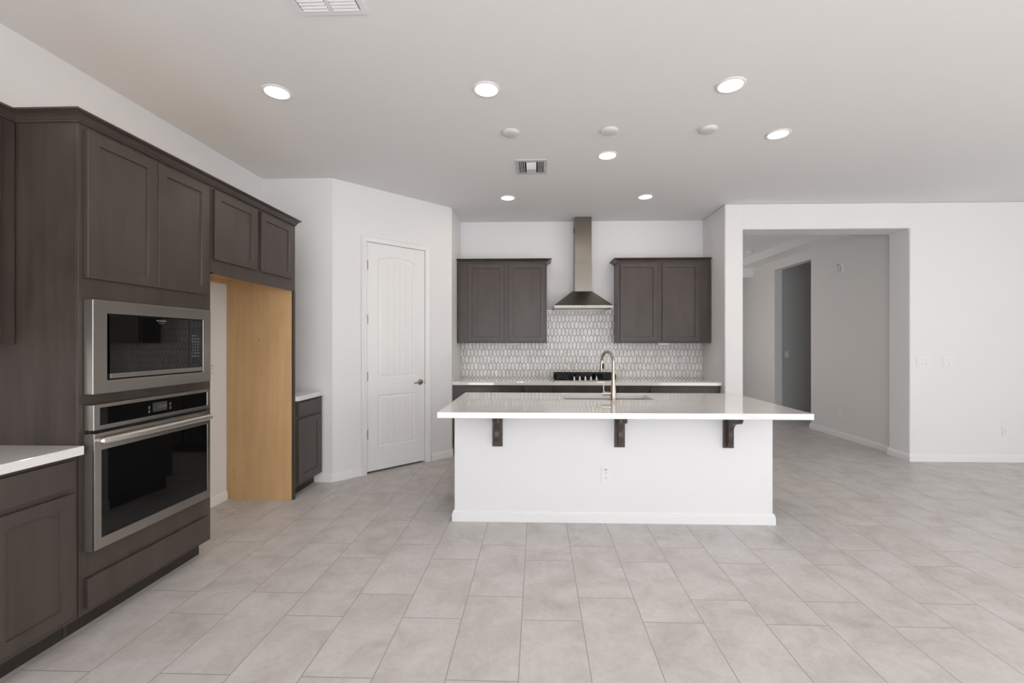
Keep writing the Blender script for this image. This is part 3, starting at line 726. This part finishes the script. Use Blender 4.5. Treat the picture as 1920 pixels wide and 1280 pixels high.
# faucet
fx, fy = 0.640, 3.715
r = thing('faucet', 'tall brushed nickel gooseneck faucet at the near edge of the island sink', 'faucet', (fx, fy, 0.914))
fc = (fx, fy, 0.914)
bm = bmesh.new()
lathe(bm, [(0.0285, 0.914), (0.0285, 0.918), (0.0262, 0.921), (0.0255, 0.965), (0.0235, 0.99), (0.0180, 1.06), (0.0150, 1.125), (0.0150, 1.135)], 28, Matrix.Translation((fx, fy, 0)))
obj('body', rel(bm, fc), NICKEL, r, smooth=True)
bm = bmesh.new(); d = Vector((-0.42, 0.907, 0)); R = 0.088; cz = 1.232
pts = [Vector((fx, fy, 1.130)), Vector((fx, fy, 1.19))]
for i in range(0, 15):
    a = PI * i / 14 * 0.97
    pts.append(Vector((fx, fy, cz)) + d * (R - R * math.cos(a)) + Vector((0, 0, R * math.sin(a))))
tube(bm, pts, 0.0125, 18); obj('gooseneck', rel(bm, fc), NICKEL, r, smooth=True)
e = pts[-1]; dn = Vector((0, 0, -1)) * 1 - d * 0.10; dn.normalize()
dn = (Vector((0, 0, -1)) + d * 0.04).normalized()
bm = bmesh.new(); tube(bm, [e, e + dn * 0.012, e + dn * 0.05, e + dn * 0.092, e + dn * 0.098], [0.0135, 0.0150, 0.0165, 0.0185, 0.0170], 18)
sp_ = obj('spray_head', rel(bm, fc), NICKEL, r, smooth=True)
bm = bmesh.new(); q = e + dn * 0.045 + Vector((0.010, -0.012, 0)); tube(bm, [q + Vector((0, 0, 0.018)), q - Vector((0, 0, 0.026))], 0.0085, 10)
obj('spray_button', rel(bm, fc), GAP, sp_)
bm = bmesh.new(); tube(bm, [(fx, fy, 0.970), (fx - 0.050, fy + 0.006, 0.970), (fx - 0.062, fy + 0.008, 0.970), (fx - 0.090, fy + 0.012, 0.970)], [0.0165, 0.0165, 0.0185, 0.0185], 20)
hub = obj('handle_hub', rel(bm, fc), NICKEL, r, smooth=True)
bm = bmesh.new(); tube(bm, [(fx - 0.078, fy + 0.01, 0.98), (fx - 0.080, fy + 0.01, 1.02), (fx - 0.082, fy + 0.01, 1.062)], [0.0055, 0.0050, 0.0055], 12)
obj('lever', rel(bm, fc), NICKEL, hub, smooth=True)

# ------------------------------------------------------------------ switches and outlets (plate faces local -Y)
def plate(name, label, cat, loc, rz, gangs, kind, group=None):
    wd = 0.072 + 0.046 * (gangs - 1); h = 0.117
    r = thing(name, label, cat, loc, rz, group)
    obj('cover_plate', B((-wd / 2, wd / 2, -0.006, -0.0005, -h / 2, h / 2)), PLASTIC, r, bevel=0.0018)
    for g in range(gangs):
        x = (g - (gangs - 1) / 2) * 0.046
        if kind == 'switch':
            bm = bmesh.new(); prism(bm, [(-0.006, -0.033), (-0.0105, -0.031), (-0.008, 0.0), (-0.0105 + 0.006, 0.033)], x - 0.0165, x + 0.0165, 'x')
            obj('rocker', bm, PLASTIC, r)
            obj('rocker_gap', frame_mesh((x - 0.0182, x + 0.0182, -0.0347, 0.0347), (x - 0.0167, x + 0.0167, -0.0332, 0.0332), -0.0064, -0.0058), VENTG, r)
        elif kind == 'outlet':
            for zc in (0.0195, -0.0195):
                bm = bmesh.new(); lathe(bm, [(0.0165, 0), (0.0165, 0.002), (0.0155, 0.0028)], 24, Matrix.Translation((x, -0.0058, zc)) @ Matrix.Rotation(PI / 2, 4, 'X'))
                rc = obj('receptacle', bm, PLASTIC, r)
                bm = bmesh.new(); y = -0.0089
                box(bm, x - 0.0075, x - 0.0055, y, y + 0.0005, zc, zc + 0.009); box(bm, x + 0.0055, x + 0.0075, y, y + 0.0005, zc + 0.001, zc + 0.008)
                lathe(bm, [(0.0028, 0), (0.0028, 0.0005)], 12, Matrix.Translation((x, y + 0.0005, zc - 0.006)) @ Matrix.Rotation(PI / 2, 4, 'X'))
                obj('slots', bm, PLATE_D, rc)
            bm = bmesh.new(); lathe(bm, [(0.002, 0), (0.002, 0.0004)], 8, Matrix.Translation((x, -0.006, 0)) @ Matrix.Rotation(PI / 2, 4, 'X')); obj('screw', bm, VENTG, r)
    return r
o = plate('wall_outlet', 'white duplex outlet low on the front of the kitchen island', 'outlet', (0.536, iy0 + 0.001, 0.368), 0, 1, 'outlet')
obj('ink_mark', B((-0.0125, 0.010, -0.0066, -0.0060, 0.0405, 0.0455), (-0.012, -0.008, -0.0066, -0.0060, 0.0395, 0.0475)), BLUE, o, label='small blue printed mark')
plate('light_switch', 'single white switch on the angled pantry wall right of the door', 'light switch', (*ps(1.325, 0.0), 1.172), pr, 1, 'switch')
plate('light_switch', 'single white switch on the right side wall of the cooking niche', 'light switch', (2.24, 5.585, 1.170), -PI / 2, 1, 'switch')
plate('light_switch', 'triple-gang white switch right of the hall opening', 'light switch', (4.546, 5.322, 1.171), 0, 3, 'switch')
plate('light_switch', 'double-gang white switch to the right of the triple one', 'light switch', (4.824, 5.322, 1.165), 0, 2, 'switch')
plate('wall_outlet', 'white duplex outlet low on the bright wall at the far right', 'outlet', (5.475, 5.322, 0.353), 0, 1, 'outlet')
o = plate('wall_outlet', 'white outlet on the wall inside the refrigerator bay', 'outlet', (XL, 3.668, 1.158), PI / 2, 1, 'outlet')
obj('ink_mark', B((-0.0125, 0.010, -0.0066, -0.0060, 0.0405, 0.0455)), BLUE, o, label='small blue printed mark')
plate('wall_outlet', 'white duplex outlet low on the near part of the hall wall', 'outlet', (4.47, 6.622, 0.353), -PI / 2, 1, 'outlet')
plate('light_switch', 'white switch on the hall wall just beyond the side doorway', 'light switch', (4.47, 8.535, 1.168), -PI / 2, 1, 'switch')
plate('wall_outlet', 'white outlet low on the far hall wall beyond the side doorway', 'outlet', (4.47, 8.96, 0.343), -PI / 2, 1, 'outlet')
plate('light_switch', 'white switch on the shadowed wall inside the side doorway', 'light switch', (4.717, 8.47, 1.171), 0, 1, 'switch')
# chime / intercom plate high on the hall wall
r = thing('door_chime', 'small white door chime box high on the hall wall', 'door chime', (4.47, 6.622, 2.484), -PI / 2)
obj('housing', B((-0.060, 0.060, -0.018, -0.0005, -0.078, 0.078)), PLASTIC, r, bevel=0.003)
obj('grille', B((-0.046, -0.008, -0.0205, -0.018, -0.050, 0.040), (0.008, 0.046, -0.0205, -0.018, -0.050, 0.040)), VENTG, r, bevel=0.001)
obj('badge', B((-0.046, -0.008, -0.0205, -0.018, 0.052, 0.064)), PLATE_D, r)

# ------------------------------------------------------------------ ceiling fixtures
def downlight(loc, label):
    r = thing('recessed_light', label, 'ceiling light', loc, 0, 'lit recessed ceiling lights')
    bm = bmesh.new()
    lathe(bm, [(0.092, -0.0005), (0.092, -0.003), (0.086, -0.0075), (0.076, -0.0085), (0.070, -0.004), (0.069, -0.0005)], 48, cap=False)
    obj('trim_ring', bm, TRIM, r, smooth=True)
    bm = bmesh.new(); lathe(bm, [(0.0695, -0.0045), (0.06, -0.006), (0.03, -0.0075), (0.002, -0.008)], 40); obj('lens', bm, LENS, r, smooth=True)
    l = bpy.data.lights.new('downlight_glow', 'AREA'); l.shape = 'DISK'; l.size = 0.13; l.energy = 2.2; l.color = (1.0, 0.86, 0.70)
    lo_ = bpy.data.objects.new('downlight_glow', l); COL.objects.link(lo_); lo_.parent = r; lo_.location = (0, 0, -0.012)
    return r
d0 = downlight((-1.711, 2.850, CZ), 'leftmost recessed ceiling light, above the oven side')
for (x, y, lab) in ((-0.329, 2.860, 'recessed ceiling light near the camera, above the left part of the island front'),
                    (1.240, 2.860, 'recessed ceiling light near the camera, right of centre, largest on that side'),
                    (1.908, 3.545, 'rightmost recessed ceiling light, beside the round cover at the right'),
                    (0.621, 3.904, 'recessed ceiling light just below the middle round cover, above the sink'),
                    (-0.333, 5.015, 'small far recessed ceiling light in front of the left wall cabinet'),
                    (1.226, 5.025, 'small far recessed ceiling light in front of the right wall cabinet')):
    dup(d0, (x, y, CZ), label=lab)
bm = bmesh.new(); lathe(bm, [(0.067, -0.0005), (0.069, -0.006), (0.066, -0.014), (0.055, -0.022), (0.035, -0.0245), (0.002, -0.025)], 40)
c0 = obj('ceiling_cover', bm, mat('cover_plastic', (0.74, 0.71, 0.68), 0.4), smooth=True)
tag(c0, 'round blank ceiling cover nearest the air vent, left of the three in a row', 'ceiling cover', 'round blank ceiling covers'); c0.location = (-0.205, 3.450, CZ)
for x, lab in ((0.564, 'middle one of the three round blank ceiling covers'), (1.324, 'right-hand round blank ceiling cover of the three in a row')):
    c = c0.copy(); COL.objects.link(c); c.location = (x, 3.445, CZ); c['label'] = lab

# supply register
r = thing('air_vent', 'small square supply register in the kitchen ceiling', 'air vent', (-0.052, 4.138, CZ))
obj('frame', frame_mesh((-0.145, 0.145, -0.168, 0.168), (-0.118, 0.118, -0.130, 0.130), -0.008, -0.0005), VENTG, r)
bpy.context.view_layer.update()
def flatten(bm_fn): pass
fr = r.children[0]
fr.data.transform(Matrix(((1, 0, 0, 0), (0, 0, 1, 0), (0, 1, 0, 0), (0, 0, 0, 1))))
obj('duct', B((-0.118, 0.118, -0.130, 0.130, -0.0012, -0.0006)), GAP, r)
for sgn in (-1, 1):
    for i in range(4):
        x = sgn * (0.058 + i * 0.017)
        for (ya, yb_) in ((-0.122, -0.006), (0.006, 0.122)):
            bm = bmesh.new(); prism(bm, [(x, -0.002), (x + sgn * 0.009, -0.014), (x + sgn * 0.011, -0.013), (x + 0.002 * sgn, -0.001)], ya, yb_, 'y')
            obj('louver', bm, VENTG, r)
bm = bmesh.new(); box(bm, -0.046, 0.046, -0.125, 0.125, -0.010, -0.002)
obj('centre_plate', bm, VENTG, r)
bm = bmesh.new()
for i in range(5):
    y = -0.118 + i * 0.024; prism(bm, [(y, -0.010), (y + 0.020, -0.024), (y + 0.022, -0.022), (y + 0.004, -0.010)], -0.044, 0.044, 'x')
    y = 0.118 - i * 0.024; prism(bm, [(y, -0.010), (y - 0.020, -0.024), (y - 0.022, -0.022), (y - 0.004, -0.010)], -0.044, 0.044, 'x')
obj('centre_vanes', bm, VENTM, r)
bm = bmesh.new(); tube(bm, [(0.130, 0, -0.006), (0.130, 0, -0.028)], 0.004, 8); obj('damper_lever', bm, VENTG, r)

# return grille at the top edge of the photo
vx0, vx1, vy1 = -1.190, -0.842, 2.182; vy0 = vy1 - 0.42
r = thing('air_vent', 'large louvered return grille in the ceiling at the top edge of the photo', 'air vent', ((vx0 + vx1) / 2, (vy0 + vy1) / 2, CZ))
hw, hh = (vx1 - vx0) / 2, (vy1 - vy0) / 2
f_ = obj('frame', frame_mesh((-hw, hw, -hh, hh), (-hw + 0.028, hw - 0.028, -hh + 0.028, hh - 0.028), -0.006, -0.0005), VENTM, r)
f_.data.transform(Matrix(((1, 0, 0, 0), (0, 0, 1, 0), (0, 1, 0, 0), (0, 0, 0, 1))))
obj('backing', B((-hw + 0.028, hw - 0.028, -hh + 0.028, hh - 0.028, -0.0014, -0.0006)), mat('slat_gap_shade', (0.20, 0.20, 0.22), 0.8), r)  # shade between the slats put into a dark backing sheet
obj('mullion', B((-0.010, 0.010, -hh + 0.028, hh - 0.028, -0.006, -0.0015)), VENTM, r)
n = int((2 * hh - 0.06) / 0.0205)
for sgn in (-1, 1):
    for i in range(n):
        y = hh - 0.030 - i * 0.0205; a, b = (0.012, hw - 0.034)
        xa_, xb_ = (a, b) if sgn > 0 else (-b, -a)
        bm = bmesh.new(); prism(bm, [(y - 0.0135, -0.0030), (y - 0.003, -0.0095), (y - 0.001, -0.0105), (y, -0.0095), (y - 0.0015, -0.0080), (y - 0.012, -0.0018)], xa_, xb_, 'x')
        obj('louver', bm, VENTM, r)

# smoke detector on the hall tray ceiling
r = thing('smoke_detector', 'white smoke detector on the hall ceiling seen through the opening', 'smoke detector', (3.90, 8.22, 3.07))
bm = bmesh.new(); lathe(bm, [(0.070, -0.0005), (0.070, -0.012), (0.062, -0.014)], 32); obj('base', bm, PLASTIC, r, smooth=True)
bm = bmesh.new(); lathe(bm, [(0.062, -0.014), (0.062, -0.034), (0.050, -0.044), (0.002, -0.046)], 32); obj('cap', bm, PLASTIC, r, smooth=True)
